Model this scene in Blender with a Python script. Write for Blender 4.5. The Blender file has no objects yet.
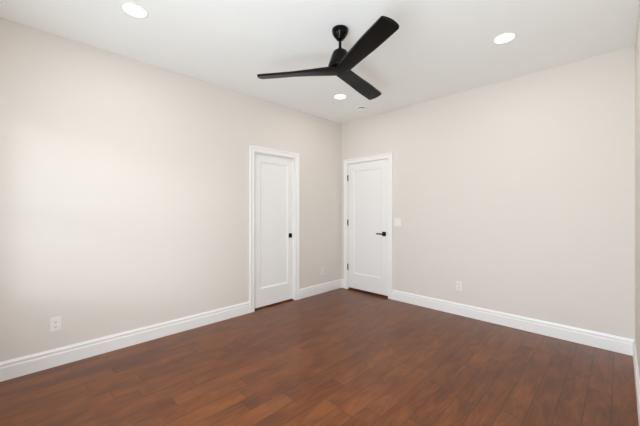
import bpy, bmesh, math
from mathutils import Vector, Matrix

PI = math.pi
SC = bpy.context.scene
COL = SC.collection

# ------------------------------------------------------------------ camera
CAM = Vector((3.3174, -3.8628, 1.2839))
YAW = math.radians(44.711)
cd = bpy.data.cameras.new('camera')
cd.sensor_width = 36.0
cd.lens = 302.74 / 640.0 * 36.0
cd.shift_y = -2.23 / 640.0
cd.clip_start = 0.02
cam = bpy.data.objects.new('camera', cd)
COL.objects.link(cam)
cam.location = CAM
cam.rotation_euler = (PI / 2, 0, YAW)
SC.camera = cam

# ------------------------------------------------------------------ world, sun, exposure
SKY = 1.2          # dim open sky around the house
GROUND = 0.8
DAY = 12.7        # radiance of the area lamps added in the window openings as daylight
SUN = 2.9
LAMP = 72.0
w = bpy.data.worlds.new('daylight')
SC.world = w
w.use_nodes = True
nt = w.node_tree
nt.nodes.clear()
out = nt.nodes.new('ShaderNodeOutputWorld')
bg = nt.nodes.new('ShaderNodeBackground')
tc = nt.nodes.new('ShaderNodeTexCoord')
sep = nt.nodes.new('ShaderNodeSeparateXYZ')
ramp = nt.nodes.new('ShaderNodeValToRGB')
mr = nt.nodes.new('ShaderNodeMapRange')
mr.inputs['From Min'].default_value = -1
mr.inputs['From Max'].default_value = 1
nt.links.new(tc.outputs['Generated'], sep.inputs[0])
nt.links.new(sep.outputs['Z'], mr.inputs['Value'])
nt.links.new(mr.outputs[0], ramp.inputs[0])
nt.links.new(ramp.outputs[0], bg.inputs[0])
bg.inputs[1].default_value = SKY
nt.links.new(bg.outputs[0], out.inputs[0])
g = GROUND / SKY
els = ramp.color_ramp.elements
els[0].position = 0.0
els[0].color = (g * 0.87, g * 0.965, g * 1.05, 1)
els[1].position = 1.0
els[1].color = (0.80, 0.93, 1.03, 1)
e = els.new(0.47); e.color = (g * 0.87, g * 0.965, g * 1.05, 1)
e = els.new(0.53); e.color = (0.86, 0.965, 1.05, 1)

sd = bpy.data.lights.new('sun', 'SUN')
sd.energy = SUN
sd.angle = math.radians(12)
sd.color = (0.94, 0.98, 1.0)
sun = bpy.data.objects.new('sun', sd)
COL.objects.link(sun)
sun.location = (5, -8, 4)
sun.rotation_euler = Vector((-0.70, 0.70, -0.14)).to_track_quat('-Z', 'Y').to_euler()

SC.view_settings.view_transform = 'Standard'
SC.view_settings.look = 'None'
SC.view_settings.gamma = 1.0
SC.view_settings.use_curve_mapping = False
SC.view_settings.exposure = 0.18
SC.cycles.use_denoising = True
SC.cycles.use_adaptive_sampling = False
SC.cycles.max_bounces = 16
SC.cycles.diffuse_bounces = 10
SC.cycles.glossy_bounces = 6
SC.cycles.sample_clamp_indirect = 1.5
SC.cycles.caustics_reflective = False

# ------------------------------------------------------------------ dimensions
W, D, H = 3.4136, 4.24, 2.74      # room x, y (towards the camera), height
T = 0.12                         # wall thickness
WIN = (0.36, 2.16, 0.62, 2.12)   # window opening in the wall behind the camera
FILL_WIN = (2.32, 3.28, 0.10, 2.12)  # unseen tall narrow window, added to even out the room light


# ------------------------------------------------------------------ materials
def srgb(r, g, b):
    f = lambda c: (c / 255 / 12.92) if c / 255 <= 0.04045 else ((c / 255 + 0.055) / 1.055) ** 2.4
    return (f(r), f(g), f(b), 1)


def mat(name, col, rough=0.5, spec=0.5, metal=0.0, coat=0.0, bump=None, mottle=0.0):
    m = bpy.data.materials.new(name)
    m.use_nodes = True
    n = m.node_tree
    b = n.nodes['Principled BSDF']
    b.inputs['Base Color'].default_value = col
    b.inputs['Roughness'].default_value = rough
    b.inputs['Specular IOR Level'].default_value = spec
    b.inputs['Metallic'].default_value = metal
    b.inputs['Coat Weight'].default_value = coat
    if bump or mottle:
        t = n.nodes.new('ShaderNodeTexCoord')
        no = n.nodes.new('ShaderNodeTexNoise')
        no.inputs['Scale'].default_value = bump[0] if bump else 30
        no.inputs['Detail'].default_value = 4
        n.links.new(t.outputs['Object'], no.inputs['Vector'])
        if bump:
            bp = n.nodes.new('ShaderNodeBump')
            bp.inputs['Strength'].default_value = bump[1]
            bp.inputs['Distance'].default_value = 0.002
            n.links.new(no.outputs['Fac'], bp.inputs['Height'])
            n.links.new(bp.outputs['Normal'], b.inputs['Normal'])
        if mottle:
            mx = n.nodes.new('ShaderNodeMix')
            mx.data_type = 'RGBA'
            mx.inputs['A'].default_value = tuple(c * (1 - mottle) for c in col[:3]) + (1,)
            mx.inputs['B'].default_value = tuple(min(1, c * (1 + mottle)) for c in col[:3]) + (1,)
            n.links.new(no.outputs['Fac'], mx.inputs['Factor'])
            n.links.new(mx.outputs['Result'], b.inputs['Base Color'])
    return m


M = {}
M['wall'] = mat('warm white wall paint', (0.715, 0.675, 0.63, 1), 0.75, 0.25, bump=(260, 0.06))
M['ceiling'] = mat('ceiling paint', (0.905, 0.93, 0.915, 1), 0.9, 0.1, bump=(200, 0.05))
M['trim'] = mat('white trim paint', (0.86, 0.86, 0.85, 1), 0.32, 0.45)
M['door'] = mat('white door paint', (0.84, 0.84, 0.83, 1), 0.38, 0.4)
M['plastic'] = mat('white plastic', (0.82, 0.81, 0.79, 1), 0.35, 0.5)
M['slot'] = mat('dark slot', (0.035, 0.033, 0.03, 1), 0.6, 0.3)
M['black_metal'] = mat('black metal', (0.004, 0.004, 0.004, 1), 0.4, 0.22, bump=(400, 0.05))
M['gloss_black'] = mat('gloss black metal', (0.0016, 0.0014, 0.0012, 1), 0.14, 0.12)
M['steel'] = mat('brushed steel', (0.45, 0.44, 0.42, 1), 0.35, 0.5, 1.0)


def blade_mat():
    m = mat('matte black blade', (0.02, 0.0185, 0.017, 1), 0.36, 0.10)
    n = m.node_tree
    b = n.nodes['Principled BSDF']
    t = n.nodes.new('ShaderNodeTexCoord')
    mp = n.nodes.new('ShaderNodeMapping')
    mp.inputs['Scale'].default_value = (5, 120, 20)
    no = n.nodes.new('ShaderNodeTexNoise')
    no.inputs['Scale'].default_value = 1.0
    no.inputs['Detail'].default_value = 5
    r = n.nodes.new('ShaderNodeValToRGB')
    r.color_ramp.elements[0].position = 0.3
    r.color_ramp.elements[0].color = (0.0030, 0.0026, 0.0022, 1)
    r.color_ramp.elements[1].position = 0.75
    r.color_ramp.elements[1].color = (0.0075, 0.0066, 0.0055, 1)
    n.links.new(t.outputs['Object'], mp.inputs['Vector'])
    n.links.new(mp.outputs[0], no.inputs['Vector'])
    n.links.new(no.outputs['Fac'], r.inputs[0])
    n.links.new(r.outputs[0], b.inputs['Base Color'])
    return m


M['blade'] = blade_mat()


def lens_mat():
    m = bpy.data.materials.new('lit lamp lens')
    m.use_nodes = True
    n = m.node_tree
    n.nodes.clear()
    o = n.nodes.new('ShaderNodeOutputMaterial')
    e = n.nodes.new('ShaderNodeEmission')
    e.inputs['Color'].default_value = (1.0, 0.93, 0.85, 1)
    e.inputs['Strength'].default_value = 2.4
    n.links.new(e.outputs[0], o.inputs[0])
    return m


M['lens'] = lens_mat()


def glass_mat(name='window glass', tint=1.0):
    m = bpy.data.materials.new(name)
    m.use_nodes = True
    n = m.node_tree
    n.nodes.clear()
    o = n.nodes.new('ShaderNodeOutputMaterial')
    mx = n.nodes.new('ShaderNodeMixShader')
    mx.inputs[0].default_value = 0.06
    tr = n.nodes.new('ShaderNodeBsdfTransparent')
    tr.inputs['Color'].default_value = (tint, tint, tint, 1)
    gl = n.nodes.new('ShaderNodeBsdfGlossy')
    gl.inputs['Roughness'].default_value = 0.02
    n.links.new(tr.outputs[0], mx.inputs[1])
    n.links.new(gl.outputs[0], mx.inputs[2])
    n.links.new(mx.outputs[0], o.inputs[0])
    return m


M['glass'] = glass_mat()
M['dimming_glass'] = glass_mat('light-dimming window glass', 0.42)  # tint added only to weaken the light entering by the wide window


def wood_mat(name, planks=True):
    m = bpy.data.materials.new(name)
    m.use_nodes = True
    n = m.node_tree
    L = n.links
    b = n.nodes['Principled BSDF']

    def math_(op, a, c=None, d=None):
        q = n.nodes.new('ShaderNodeMath')
        q.operation = op
        for i, v in enumerate((a, c, d)):
            if v is None:
                continue
            if isinstance(v, (int, float)):
                q.inputs[i].default_value = v
            else:
                L.new(v, q.inputs[i])
        return q.outputs[0]

    t = n.nodes.new('ShaderNodeTexCoord')
    s = n.nodes.new('ShaderNodeSeparateXYZ')
    L.new(t.outputs['Object'], s.inputs[0])
    PW = 0.127
    u = math_('DIVIDE', math_('ADD', math_('SUBTRACT', s.outputs['X'], 3.280), 50 * PW), PW)
    row = math_('FLOOR', u)
    fu = math_('FRACT', u)
    wn = n.nodes.new('ShaderNodeTexWhiteNoise')
    wn.noise_dimensions = '1D'
    L.new(math_('ADD', row, 0.37), wn.inputs['W'])
    wn2 = n.nodes.new('ShaderNodeTexWhiteNoise')
    wn2.noise_dimensions = '1D'
    L.new(math_('ADD', row, 17.71), wn2.inputs['W'])
    PL = math_('ADD', math_('MULTIPLY', wn2.outputs['Value'], 0.55), 0.62)
    v = math_('ADD', math_('DIVIDE', math_('ADD', s.outputs['Y'], 20.0), PL), math_('MULTIPLY', wn.outputs['Value'], 9.0))
    idx = math_('FLOOR', v)
    fv = math_('FRACT', v)
    cv = n.nodes.new('ShaderNodeCombineXYZ')
    L.new(row, cv.inputs[0])
    L.new(idx, cv.inputs[1])
    rnd = n.nodes.new('ShaderNodeTexWhiteNoise')
    rnd.noise_dimensions = '2D'
    L.new(cv.outputs[0], rnd.inputs['Vector'])
    # seam distance in metres
    du = math_('MULTIPLY', math_('MINIMUM', fu, math_('SUBTRACT', 1.0, fu)), PW)
    dv = math_('MULTIPLY', math_('MINIMUM', fv, math_('SUBTRACT', 1.0, fv)), PL)
    ds = math_('MINIMUM', du, dv)
    seam = n.nodes.new('ShaderNodeMapRange')
    seam.interpolation_type = 'SMOOTHSTEP'
    seam.inputs['From Min'].default_value = 0.0004
    seam.inputs['From Max'].default_value = 0.0042
    L.new(ds, seam.inputs['Value'])
    # grain: coordinates pulled along the plank, shifted per plank
    sh = n.nodes.new('ShaderNodeVectorMath')
    sh.operation = 'MULTIPLY_ADD'
    L.new(rnd.outputs['Color'], sh.inputs[0])
    sh.inputs[1].default_value = (7, 23, 11)
    L.new(t.outputs['Object'], sh.inputs[2])

    def noise(scale, detail, rough=0.55, dist=0.0):
        mp = n.nodes.new('ShaderNodeMapping')
        mp.inputs['Scale'].default_value = scale
        L.new(sh.outputs[0], mp.inputs['Vector'])
        q = n.nodes.new('ShaderNodeTexNoise')
        q.inputs['Scale'].default_value = 1
        q.inputs['Detail'].default_value = detail
        q.inputs['Roughness'].default_value = rough
        q.inputs['Distortion'].default_value = dist
        L.new(mp.outputs[0], q.inputs['Vector'])
        return q.outputs['Fac']

    broad = noise((9, 3.2, 1), 3, 0.5, 0.6)
    fine = noise((95, 5, 1), 4, 0.6, 0.3)
    # growth-ring figure: contour lines of a stretched noise field
    field = noise((7, 1.1, 1), 2, 0.45, 0.2)
    ring = math_('ABSOLUTE', math_('SUBTRACT', math_('FRACT', math_('MULTIPLY', field, 13.0)), 0.5))
    val = math_('ADD', math_('MULTIPLY', broad, 0.75), math_('MULTIPLY', fine, 0.42))
    val = math_('ADD', val, math_('MULTIPLY', ring, 0.24))
    val = math_('ADD', val, math_('MULTIPLY', math_('SUBTRACT', rnd.outputs['Value'], 0.5), 0.17))
    r = n.nodes.new('ShaderNodeValToRGB')
    e = r.color_ramp.elements
    e[0].position = 0.25
    e[0].color = WOOD_DARK
    e[1].position = 0.88
    e[1].color = WOOD_LIGHT
    k = e.new(0.56)
    k.color = WOOD_MID
    L.new(val, r.inputs[0])
    if planks:
        mx = n.nodes.new('ShaderNodeMix')
        mx.data_type = 'RGBA'
        mx.inputs['A'].default_value = (0.018, 0.008, 0.004, 1)
        L.new(r.outputs[0], mx.inputs['B'])
        L.new(math_('ADD', math_('MULTIPLY', seam.outputs[0], 0.75), 0.25), mx.inputs['Factor'])
        L.new(mx.outputs['Result'], b.inputs['Base Color'])
    else:
        L.new(r.outputs[0], b.inputs['Base Color'])
    bp = n.nodes.new('ShaderNodeBump')
    bp.inputs['Strength'].default_value = 0.25
    bp.inputs['Distance'].default_value = 0.001
    L.new(seam.outputs[0], bp.inputs['Height'])
    L.new(bp.outputs['Normal'], b.inputs['Normal'])
    rr = math_('ADD', math_('MULTIPLY', broad, 0.05), 0.285)
    L.new(rr, b.inputs['Roughness'])
    b.inputs['Specular IOR Level'].default_value = 0.40
    return m


WOOD_DARK = (0.050, 0.0115, 0.0020, 1)
WOOD_MID = (0.114, 0.0285, 0.0035, 1)
WOOD_LIGHT = (0.200, 0.060, 0.0105, 1)
M['floor'] = wood_mat('brown hardwood planks')
M['threshold'] = wood_mat('brown hardwood strip', False)


# ------------------------------------------------------------------ mesh helpers
def box(bm, lo, hi, bevel=0.0):
    vs = [bm.verts.new((x, y, z)) for x in (lo[0], hi[0]) for y in (lo[1], hi[1]) for z in (lo[2], hi[2])]
    fs = [(0, 1, 3, 2), (4, 6, 7, 5), (0, 4, 5, 1), (2, 3, 7, 6), (0, 2, 6, 4), (1, 5, 7, 3)]
    faces = [bm.faces.new([vs[i] for i in f]) for f in fs]
    if bevel:
        ed = {e for f in faces for e in f.edges}
        bmesh.ops.bevel(bm, geom=list(ed), offset=bevel, segments=2, affect='EDGES', profile=0.5)


def lathe(bm, prof, seg=48, centre=(0, 0)):
    """prof: (radius, z) pairs, spun about z; radius 0 closes an end."""
    rings = []
    for r, z in prof:
        if r < 1e-6:
            rings.append([bm.verts.new((centre[0], centre[1], z))])
        else:
            rings.append([bm.verts.new((centre[0] + r * math.cos(2 * PI * i / seg), centre[1] + r * math.sin(2 * PI * i / seg), z)) for i in range(seg)])
    for a, b in zip(rings, rings[1:]):
        for i in range(seg):
            j = (i + 1) % seg
            q = []
            for v in (a[i % len(a)], a[j % len(a)], b[j % len(b)], b[i % len(b)]):
                if v not in q:
                    q.append(v)
            if len(q) >= 3:
                bm.faces.new(q)


def obj(name, bm, m, parent=None, smooth=None, loc=(0, 0, 0)):
    bmesh.ops.recalc_face_normals(bm, faces=bm.faces[:])
    me = bpy.data.meshes.new(name)
    bm.to_mesh(me)
    bm.free()
    me.materials.append(M[m])
    if smooth is not None:
        for p in me.polygons:
            p.use_smooth = True
        me.set_sharp_from_angle(angle=math.radians(smooth))
    o = bpy.data.objects.new(name, me)
    COL.objects.link(o)
    o.location = loc
    if parent:
        o.parent = parent
    return o


def bxo(name, m, lo, hi, bevel=0.0, parent=None):
    bm = bmesh.new()
    box(bm, lo, hi, bevel)
    return obj(name, bm, m, parent)


def tag(o, label, cat, group=None):
    o['label'] = label
    o['category'] = cat
    if group:
        o['group'] = group
    return o


def structure(o, label=None):
    o['kind'] = 'structure'
    if label:
        o['label'] = label
    return o


def empty(name, loc=(0, 0, 0), rot=0.0):
    o = bpy.data.objects.new(name, None)
    o.empty_display_size = 0.1
    COL.objects.link(o)
    o.location = loc
    o.rotation_euler = (0, 0, rot)
    return o


def sweep(bm, rings, close_ends=True):
    """Skin a list of equal-length point loops."""
    vr = [[bm.verts.new(p) for p in r] for r in rings]
    n = len(vr[0])
    for a, b in zip(vr, vr[1:]):
        for i in range(n):
            j = (i + 1) % n
            bm.faces.new((a[i], a[j], b[j], b[i]))
    if close_ends:
        bm.faces.new(vr[0])
        bm.faces.new(list(reversed(vr[-1])))


# ------------------------------------------------------------------ room shell
LD = (-1.703, -1.026, 2.034)     # pocket door opening in the left wall: y0, y1, head
BD = (0.138, 0.902, 2.050)       # hinged door opening in the back wall: x0, x1, head

structure(bxo('floor', 'floor', (-T, -D - T, -0.05), (W + T, T, 0.0)), 'brown hardwood plank floor')
structure(bxo('ceiling', 'ceiling', (-T, -D - T, H), (W + T, T, H + 0.08)), 'flat white ceiling')

bm = bmesh.new()
box(bm, (-T, -D - T, 0), (0, LD[0], H))
box(bm, (-T, LD[1], 0), (0, T, H))
box(bm, (-T, LD[0], LD[2]), (0, LD[1], H))
box(bm, (-T, LD[0], 0), (-0.092, LD[1], LD[2]))
structure(obj('wall_left', bm, 'wall'), 'long left wall in warm white paint')

bm = bmesh.new()
box(bm, (0, 0, 0), (BD[0], T, H))
box(bm, (BD[1], 0, 0), (W, T, H))
box(bm, (BD[0], 0, BD[2]), (BD[1], T, H))
box(bm, (BD[0], 0.085, 0), (BD[1], T, BD[2]))
structure(obj('wall_back', bm, 'wall'), 'back wall in warm white paint with the hinged door')

structure(bxo('wall_right', 'wall', (W, -D - T, 0), (W + T, T, H)), 'right wall at the edge of the photo')

bm = bmesh.new()
box(bm, (0, -D - T, 0), (WIN[0], -D, H))
box(bm, (WIN[1], -D - T, 0), (FILL_WIN[0], -D, H))
box(bm, (FILL_WIN[1], -D - T, 0), (W, -D, H))
for q in (WIN, FILL_WIN):
    box(bm, (q[0], -D - T, 0), (q[1], -D, q[2]))
    box(bm, (q[0], -D - T, q[3]), (q[1], -D, H))
structure(obj('wall_front', bm, 'wall'), 'wall behind the camera with a wide window and an added fill window')
# unseen blocker, added to keep the low sun off the narrower window
structure(bxo('sun_blocker', 'wall', (W + T, -D - 1.45, 0), (W + 2 * T, -D, H)), 'unseen slab added outside to block the sun from the narrow window')

CASING = [(0.0, 0.0), (0.0, 0.010), (0.003, 0.0125), (0.012, 0.0125), (0.015, 0.0105), (0.044, 0.0125), (0.048, 0.0185), (0.053, 0.020), (0.067, 0.020), (0.071, 0.017), (0.071, 0.0)]


def casing(bm, P, a, b, head, foot=0.0, fourth=None):
    """Mitred casing round an opening a..b wide; P maps (along, out, z)."""
    legs = [[], [], [], []]
    for o, t in CASING:
        legs[0].append(P(a - o, t, foot))
        legs[1].append(P(a - o, t, head + o))
        legs[2].append(P(b + o, t, head + o))
        legs[3].append(P(b + o, t, foot))
    sweep(bm, legs)


P_left = lambda y, t, z: (t, y, z)
P_back = lambda x, t, z: (x, -t, z)


# ---- double-hung windows behind the camera, each with an area lamp in place of daylight
def window(name, q, label, glass='glass', share=1.0):
    mid = (q[0] + q[1]) / 2
    win = structure(empty(name, (mid, -D, q[2])), label)
    ww, wh = q[1] - q[0], q[3] - q[2]
    x0, x1 = -ww / 2, ww / 2
    f = 0.03
    bm = bmesh.new()
    box(bm, (x0, -0.11, 0), (x0 + f, 0, wh))
    box(bm, (x1 - f, -0.11, 0), (x1, 0, wh))
    box(bm, (x0 + f, -0.11, 0), (x1 - f, 0, f))
    box(bm, (x0 + f, -0.11, wh - f), (x1 - f, 0, wh))
    obj('window_frame', bm, 'trim', win)
    s = 0.035
    a, b = x0 + f, x1 - f
    for z0, z1, yy in ((f, wh / 2 + 0.02, -0.05), (wh / 2 - 0.02, wh - f, -0.085)):
        bm = bmesh.new()
        box(bm, (a, yy - 0.015, z0), (a + s, yy + 0.015, z1))
        box(bm, (b - s, yy - 0.015, z0), (b, yy + 0.015, z1))
        box(bm, (a + s, yy - 0.015, z0), (b - s, yy + 0.015, z0 + s))
        box(bm, (a + s, yy - 0.015, z1 - s), (b - s, yy + 0.015, z1))
        sash = obj('sash', bm, 'trim', win)
        bxo('pane', glass, (a + s, yy - 0.002, z0 + s), (b - s, yy + 0.002, z1 - s), parent=sash)
    bm = bmesh.new()
    casing(bm, lambda x, t, z: (x, t, z), x0 - 0.004, x1 + 0.004, wh + 0.004, -0.02)
    obj('casing', bm, 'trim', win)
    bxo('window_sill', 'trim', (x0 - 0.09, 0.0, -0.03), (x1 + 0.09, 0.045, 0.0), 0.004, win)
    # area lamp added in the opening, standing in for sky light
    pd = bpy.data.lights.new('daylight_stand_in', 'AREA')
    pd.shape = 'RECTANGLE'
    pd.size = ww - 0.06
    pd.size_y = wh - 0.06
    pd.energy = DAY * share * PI * pd.size * pd.size_y
    pd.color = (0.88, 0.965, 1.03)
    po = bpy.data.objects.new('daylight_stand_in', pd)
    COL.objects.link(po)
    po.location = (mid, -D - 0.012, (q[2] + q[3]) / 2)
    po.rotation_euler = Vector((0, 1, 0)).to_track_quat('-Z', 'Y').to_euler()



window('window_1', WIN, 'wide double-hung window behind the camera', 'dimming_glass', 0.145)
window('fill_window', FILL_WIN, 'narrow double-hung window added behind the camera as fill light')

# ---- baseboards
BASE = [(0.0, 0.0), (0.015, 0.0), (0.015, 0.098), (0.0115, 0.104), (0.0115, 0.118), (0.0135, 0.122), (0.0125, 0.128), (0.008, 0.134), (0.006, 0.143), (0.0, 0.143)]


def baseboard(name, P, a, b, label):
    bm = bmesh.new()
    sweep(bm, [[P(a, t, z) for t, z in BASE], [P(b, t, z) for t, z in BASE]])
    structure(obj(name, bm, 'trim'), label)


DC = 0.005 + 0.071
baseboard('baseboard_left', P_left, -D, LD[0] - DC, 'white baseboard along the left wall before the pocket door')
baseboard('baseboard_left', P_left, LD[1] + DC, 0, 'white baseboard on the left wall between the two doors')
baseboard('baseboard_back', P_back, BD[1] + DC, W, 'white baseboard along the back wall')
baseboard('baseboard_back', P_back, 0.0155, BD[0] - DC, 'short white baseboard stub in the corner')
baseboard('baseboard_right', lambda y, t, z: (W - t, y, z), -D, -0.0155, 'white baseboard along the right wall')
baseboard('baseboard_front', lambda x, t, z: (x, -D + t, z), 0.0155, W - 0.0155, 'white baseboard behind the camera')


# ------------------------------------------------------------------ doors
def slab_mesh(w, z0, z1, thick, pa, pb, pz0, pz1):
    """One-panel door leaf. Local x along the wall, y = out to the room (face at 0), z up."""
    bm = bmesh.new()

    def ring(a, b, c, d, y):
        return [bm.verts.new(p) for p in ((a, y, c), (b, y, c), (b, y, d), (a, y, d))]

    e = 0.002
    rings = [ring(0, w, z0, z1, -thick), ring(0, w, z0, z1, -e), ring(e, w - e, z0 + e, z1 - e, 0)]
    for ins, y in ((0, 0), (0.0015, -0.0035), (0.007, -0.004), (0.016, -0.0105), (0.020, -0.0125)):
        rings.append(ring(pa + ins, pb - ins, pz0 + ins, pz1 - ins, y))
    for A, B in zip(rings, rings[1:]):
        for i in range(4):
            j = (i + 1) % 4
            bm.faces.new((A[i], A[j], B[j], B[i]))
    bm.faces.new(rings[0])
    bm.faces.new(rings[-1])
    return bm


def jamb(bm, P, a, b, head, d0, d1, t=0.004):
    """Liner boards on the inside of an opening."""
    def bx(p, q):
        p, q = P(*p), P(*q)
        box(bm, [min(i, j) for i, j in zip(p, q)], [max(i, j) for i, j in zip(p, q)])
    bx((a, -d0, 0), (a + t, -d1, head))
    bx((b - t, -d0, 0), (b, -d1, head))
    bx((a + t, -d0, head - t), (b - t, -d1, head))


# pocket door in the left wall (slab set back between the jambs)
d1 = structure(empty('door_1', (0, (LD[0] + LD[1]) / 2, 0), PI / 2), 'white one-panel pocket door with black square pull')
# local frame: x along +y world, y = -x world (into wall is +y)
ly = (LD[0] + LD[1]) / 2
PL1 = lambda y, t, z: (y - ly, -t, z)
bm = bmesh.new()
casing(bm, PL1, LD[0] - 0.005, LD[1] + 0.005, LD[2] + 0.005)
obj('casing', bm, 'trim', d1)
bm = bmesh.new()
jamb(bm, PL1, LD[0], LD[1], LD[2], 0.0, 0.035)
obj('jamb', bm, 'trim', d1)
sw = LD[1] - LD[0] - 0.002
sl = obj('slab', slab_mesh(sw, 0.018, LD[2] - 0.001, 0.040, 0.112, sw - 0.092, 0.254, 1.930), 'door', d1)
for v in sl.data.vertices:
    v.co = (v.co.x - sw / 2, 0.036 - v.co.y, v.co.z)
sl.data.flip_normals()
pz, px_ = 0.930, -1.080 - ly
bm = bmesh.new()
fw = 0.031
for a in ((-fw, -fw, fw, -fw + 0.008), (-fw, fw - 0.008, fw, fw), (-fw, -fw + 0.008, -fw + 0.008, fw - 0.008), (fw - 0.008, -fw + 0.008, fw, fw - 0.008)):
    box(bm, (px_ + a[0], 0.0335, pz + a[1]), (px_ + a[2], 0.0362, pz + a[3]))
pl = obj('flush_pull', bm, 'black_metal', d1)
bxo('finger_cup', 'gloss_black', (px_ - fw + 0.008, 0.0352, pz - fw + 0.008), (px_ + fw - 0.008, 0.0362, pz + fw - 0.008), parent=pl)
bxo('threshold', 'threshold', (-sw / 2, 0.004, 0.0), (sw / 2, 0.091, 0.004), 0.001, d1)

# hinged door in the back wall (opens into the room)
d2 = structure(empty('door_2', ((BD[0] + BD[1]) / 2, 0, 0), 0), 'white one-panel hinged door with black lever handle')
lx = (BD[0] + BD[1]) / 2
PB2 = lambda x, t, z: (x - lx, -t, z)
bm = bmesh.new()
casing(bm, PB2, BD[0] - 0.005, BD[1] + 0.005, BD[2] + 0.005)
obj('casing', bm, 'trim', d2)
bm = bmesh.new()
jamb(bm, PB2, BD[0], BD[1], BD[2], 0.0, 0.084, 0.003)
obj('jamb', bm, 'trim', d2)
sw2 = BD[1] - BD[0] - 0.012
sl2 = obj('slab', slab_mesh(sw2, 0.030, BD[2] - 0.006, 0.036, 0.106, sw2 - 0.112, 0.268, 1.930), 'door', d2)
for v in sl2.data.vertices:
    v.co = (v.co.x - sw2 / 2, 0.004 - v.co.y, v.co.z)
sl2.data.flip_normals()
for hz in (1.822, 1.091, 0.363):
    bm = bmesh.new()
    hx = BD[0] + 0.003 - lx
    for k in range(5):
        a = hz - 0.045 + k * 0.018
        lathe(bm, [(0, a), (0.0078, a), (0.0078, a + 0.0172), (0, a + 0.0172)], 16, (hx, -0.006))
    lathe(bm, [(0, hz + 0.045), (0.0045, hz + 0.045), (0.0055, hz + 0.048), (0.003, hz + 0.052), (0, hz + 0.053)], 16, (hx, -0.006))
    lathe(bm, [(0, hz - 0.053), (0.003, hz - 0.052), (0.0055, hz - 0.048), (0.0045, hz - 0.045), (0, hz - 0.045)], 16, (hx, -0.006))
    box(bm, (hx - 0.006, -0.001, hz - 0.045), (hx + 0.006, 0.003, hz + 0.045))
    obj('hinge', bm, 'black_metal', d2, 35)
hx, hz = 0.832 - lx, 0.940
lh = bxo('rosette', 'black_metal', (hx - 0.0315, -0.005, hz - 0.0315), (hx + 0.0315, 0.004, hz + 0.0315), 0.0015, d2)
bm = bmesh.new()
seg = 20
sweep(bm, [[(hx + 0.011 * math.cos(2 * PI * i / seg), y, hz + 0.011 * math.sin(2 * PI * i / seg)) for i in range(seg)] for y in (-0.004, -0.045)])
obj('lever_neck', bm, 'black_metal', lh, 40)
bxo('lever', 'black_metal', (hx - 0.104, -0.058, hz - 0.009), (hx + 0.014, -0.044, hz + 0.009), 0.003, lh)
bxo('latch_plate', 'steel', (BD[1] - 0.0045 - lx, -0.0012, hz - 0.03), (BD[1] + 0.004 - lx, 0.012, hz + 0.03), 0.0005, d2)
bxo('threshold', 'threshold', (BD[0] + 0.003 - lx, 0.002, 0.0), (BD[1] - 0.003 - lx, 0.084, 0.006), 0.001, d2)


# ------------------------------------------------------------------ ceiling fan
FX, FY = 1.723, -2.023
fan = tag(empty('ceiling_fan', (FX, FY, H)), 'matte black three-blade ceiling fan hanging on a short downrod', 'ceiling fan')
bm = bmesh.new()
lathe(bm, [(0, 0), (0.061, 0), (0.0645, -0.003), (0.066, -0.009), (0.0655, -0.018), (0.061, -0.037), (0.053, -0.052), (0.042, -0.066), (0.031, -0.080), (0.028, -0.084), (0.022, -0.086), (0, -0.086)], 64)
obj('canopy', bm, 'gloss_black', fan, 35)
bm = bmesh.new()
lathe(bm, [(0, -0.080), (0.0115, -0.080), (0.0115, -0.180), (0, -0.180)], 32)
obj('downrod', bm, 'gloss_black', fan, 35)
bm = bmesh.new()
lathe(bm, [(0, -0.150), (0.0145, -0.150), (0.0155, -0.153), (0.017, -0.166), (0.022, -0.172), (0.050, -0.178), (0.057, -0.184), (0.0625, -0.196), (0.070, -0.218), (0.079, -0.243), (0.0925, -0.282), (0.0952, -0.291), (0.0955, -0.295), (0.0942, -0.309), (0.0915, -0.314), (0.086, -0.317), (0, -0.317)], 72)
obj('motor_housing', bm, 'gloss_black', fan, 30)

# blades: carved, mitred together at the centre
CENTRE_Z = -0.329


def blade_mesh():
    bm = bmesh.new()
    R = 0.688
    t60 = math.tan(PI / 3)
    stations = [0.0006, 0.010, 0.020, 0.031, 0.06, 0.10, 0.16, 0.24, 0.32, 0.40, 0.48, 0.56, 0.62, 0.665, 0.676, 0.684, R]
    rings = []
    N = 8
    for r in stations:
        half = 0.053 + 0.014 * min(1, r / 0.45)
        if r < 0.031:
            half = min(half, r * t60 - 0.0004)
        # squared-off tip: small corner radius, end face a shallow arc
        tip = max(0.0, (r - 0.676) / (R - 0.676))
        half -= 0.005 * (1 - math.sqrt(max(0, 1 - tip ** 2)))
        pitch = -math.radians(2.0 + 11.5 * min(1, max(0.0, r - 0.04) / 0.36))
        th = 0.046 - 0.022 * min(1, r / 0.26) - 0.004 * min(1, max(0, r - 0.22) / 0.45)
        loop = []
        for i in range(N + 1):                       # underside
            s = -1 + 2 * i / N
            y = s * half
            loop.append((r, y, -th * 0.5 * (1 - 0.15 * s ** 4)))
        for i in range(N, -1, -1):                   # top
            s = -1 + 2 * i / N
            y = s * half
            loop.append((r, y, th * 0.5 * (1 - 0.30 * s * s)))
        c, sn = math.cos(pitch), math.sin(pitch)
        rings.append([(x + 0.012 * (0 if r < 0.6 else (r - 0.6) / 0.084) * (-(abs(y) / 0.066) ** 2), y * c - z * sn, y * sn + z * c) for x, y, z in loop])
    sweep(bm, rings)
    return bm


bl = obj('blade', blade_mesh(), 'blade', fan, 35)
for k, ang in enumerate((-145.2, -22.6, 100.0)):
    o = bl if k == 0 else bl.copy()
    if k:
        COL.objects.link(o)
        o.parent = fan
    o.location = (0, 0, CENTRE_Z)
    o.rotation_euler = (0, 0, math.radians(ang))


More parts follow.
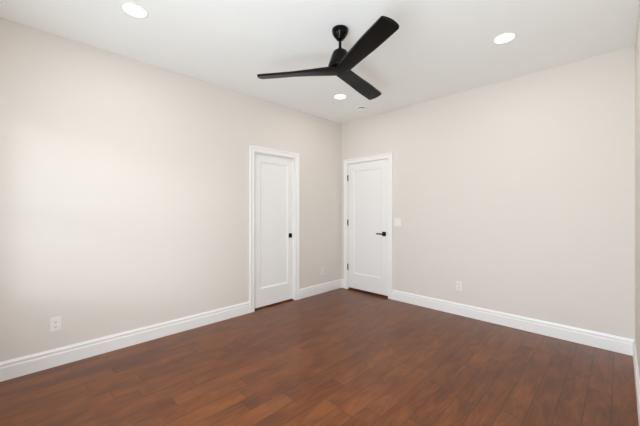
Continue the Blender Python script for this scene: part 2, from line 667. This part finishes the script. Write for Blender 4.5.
# ------------------------------------------------------------------ recessed lights
def recessed_light():
    t = empty('recessed_light')
    bm = bmesh.new()
    lathe(bm, [(0.074, 0.0), (0.088, 0.0), (0.088, -0.002), (0.084, -0.0045), (0.078, -0.005), (0.074, -0.004), (0.074, 0.0)], 56)
    obj('trim_ring', bm, 'trim', t, 40)
    bm = bmesh.new()
    lathe(bm, [(0, -0.0005), (0.0738, -0.0005), (0.0738, -0.003), (0, -0.003)], 56)
    obj('lens', bm, 'lens', t, 40)
    ld = bpy.data.lights.new('lamp_light', 'AREA')
    ld.shape = 'DISK'
    ld.size = 0.14
    ld.energy = LAMP * PI * PI * 0.07 ** 2
    ld.color = (1.0, 0.93, 0.85)
    lo = bpy.data.objects.new('lamp_light', ld)
    COL.objects.link(lo)
    lo.parent = t
    lo.location = (0, 0, -0.006)
    return t


def copy_tree(o, parent=None):
    c = o.copy()
    COL.objects.link(c)
    if parent:
        c.parent = parent
    for ch in [q for q in COL.objects if q.parent == o]:
        copy_tree(ch, c)
    return c


proto = recessed_light()
spots = [((0.815, -3.247), 'lit round ceiling light over the left wall, left of the fan'),
         ((0.783, -0.937), 'lit round ceiling light just beneath the fan in view, near the corner of the doors'),
         ((2.627, -0.956), 'lit round ceiling light to the right of the fan, toward the right wall')]
for k, ((x, y), lab) in enumerate(spots):
    o = proto if k == 0 else copy_tree(proto)
    o.location = (x, y, H)
    tag(o, lab, 'ceiling light', 'recessed ceiling lights')

# ------------------------------------------------------------------ smoke detector
sm = tag(empty('smoke_detector', (0.722, -0.415, H)), 'small white round smoke detector on the ceiling by the corner', 'smoke detector')
bm = bmesh.new()
lathe(bm, [(0, 0), (0.070, 0), (0.070, -0.006), (0.066, -0.009), (0, -0.009)], 48)
obj('mounting_base', bm, 'ceiling', sm, 35)
bm = bmesh.new()
lathe(bm, [(0, -0.009), (0.046, -0.009), (0.046, -0.021), (0, -0.021)], 48)
obj('vent_slot', bm, 'slot', sm, 35)
bm = bmesh.new()
lathe(bm, [(0, -0.021), (0.050, -0.021), (0.051, -0.025), (0.044, -0.032), (0.02, -0.035), (0, -0.035)], 48)
obj('cover', bm, 'ceiling', sm, 35)


# ------------------------------------------------------------------ outlets and switch
def outlet():
    """Local x along the wall, -y out to the room, origin at plate centre."""
    t = empty('wall_outlet')
    bxo('cover_plate', 'plastic', (-0.036, -0.006, -0.058), (0.036, 0, 0.058), 0.0025, t)
    for dz in (0.0195, -0.0195):
        bm = bmesh.new()
        pts = []
        for i in range(32):
            a = 2 * PI * i / 32
            pts.append((0.0172 * math.cos(a), max(-0.0135, min(0.0135, 0.0172 * math.sin(a)))))
        sweep(bm, [[(x, y, z + dz) for x, z in pts] for y in (-0.005, -0.0082)])
        r = obj('receptacle', bm, 'plastic', t, 35)
        bxo('slot', 'slot', (-0.0075, -0.0086, dz - 0.001), (-0.0053, -0.008, dz + 0.008), parent=r)
        bxo('slot', 'slot', (0.0053, -0.0086, dz), (0.0075, -0.008, dz + 0.0075), parent=r)
        bm = bmesh.new()
        sweep(bm, [[(0.0028 * math.cos(2 * PI * i / 14), y, dz - 0.0065 + 0.0028 * math.sin(2 * PI * i / 14)) for i in range(14)] for y in (-0.008, -0.0086)])
        obj('ground_hole', bm, 'slot', r)
    bm = bmesh.new()
    sweep(bm, [[(0.003 * math.cos(2 * PI * i / 14), y, 0.003 * math.sin(2 * PI * i / 14)) for i in range(14)] for y in (-0.0055, -0.0068)])
    obj('screw', bm, 'plastic', t)
    return t


proto = outlet()
for k, (loc, rot, lab) in enumerate([
        ((0, -3.622, 0.345), PI / 2, 'white duplex outlet low on the left wall, before the pocket door'),
        ((0, -0.470, 0.340), PI / 2, 'white duplex outlet low on the wall between the two doors'),
        ((1.910, 0, 0.356), 0, 'white duplex outlet low on the wall right of the hinged door')]):
    o = proto if k == 0 else copy_tree(proto)
    o.location = loc
    o.rotation_euler = (0, 0, rot)
    tag(o, lab, 'outlet', 'wall outlets')

sw_ = tag(empty('light_switch', (1.060, 0, 1.118)), 'white double light switch on the wall beside the black lever handle', 'light switch')
bxo('switch_plate', 'plastic', (-0.058, -0.006, -0.058), (0.058, 0, 0.058), 0.0025, sw_)
for dx in (-0.023, 0.023):
    bm = bmesh.new()
    vs = []
    prof = [(-0.0055, -0.033), (-0.0105, -0.033), (-0.0072, 0.0), (-0.0085, 0.033), (-0.0055, 0.033)]
    sweep(bm, [[(dx + s, y, z) for y, z in prof] for s in (-0.0165, 0.0165)])
    obj('rocker', bm, 'plastic', sw_)
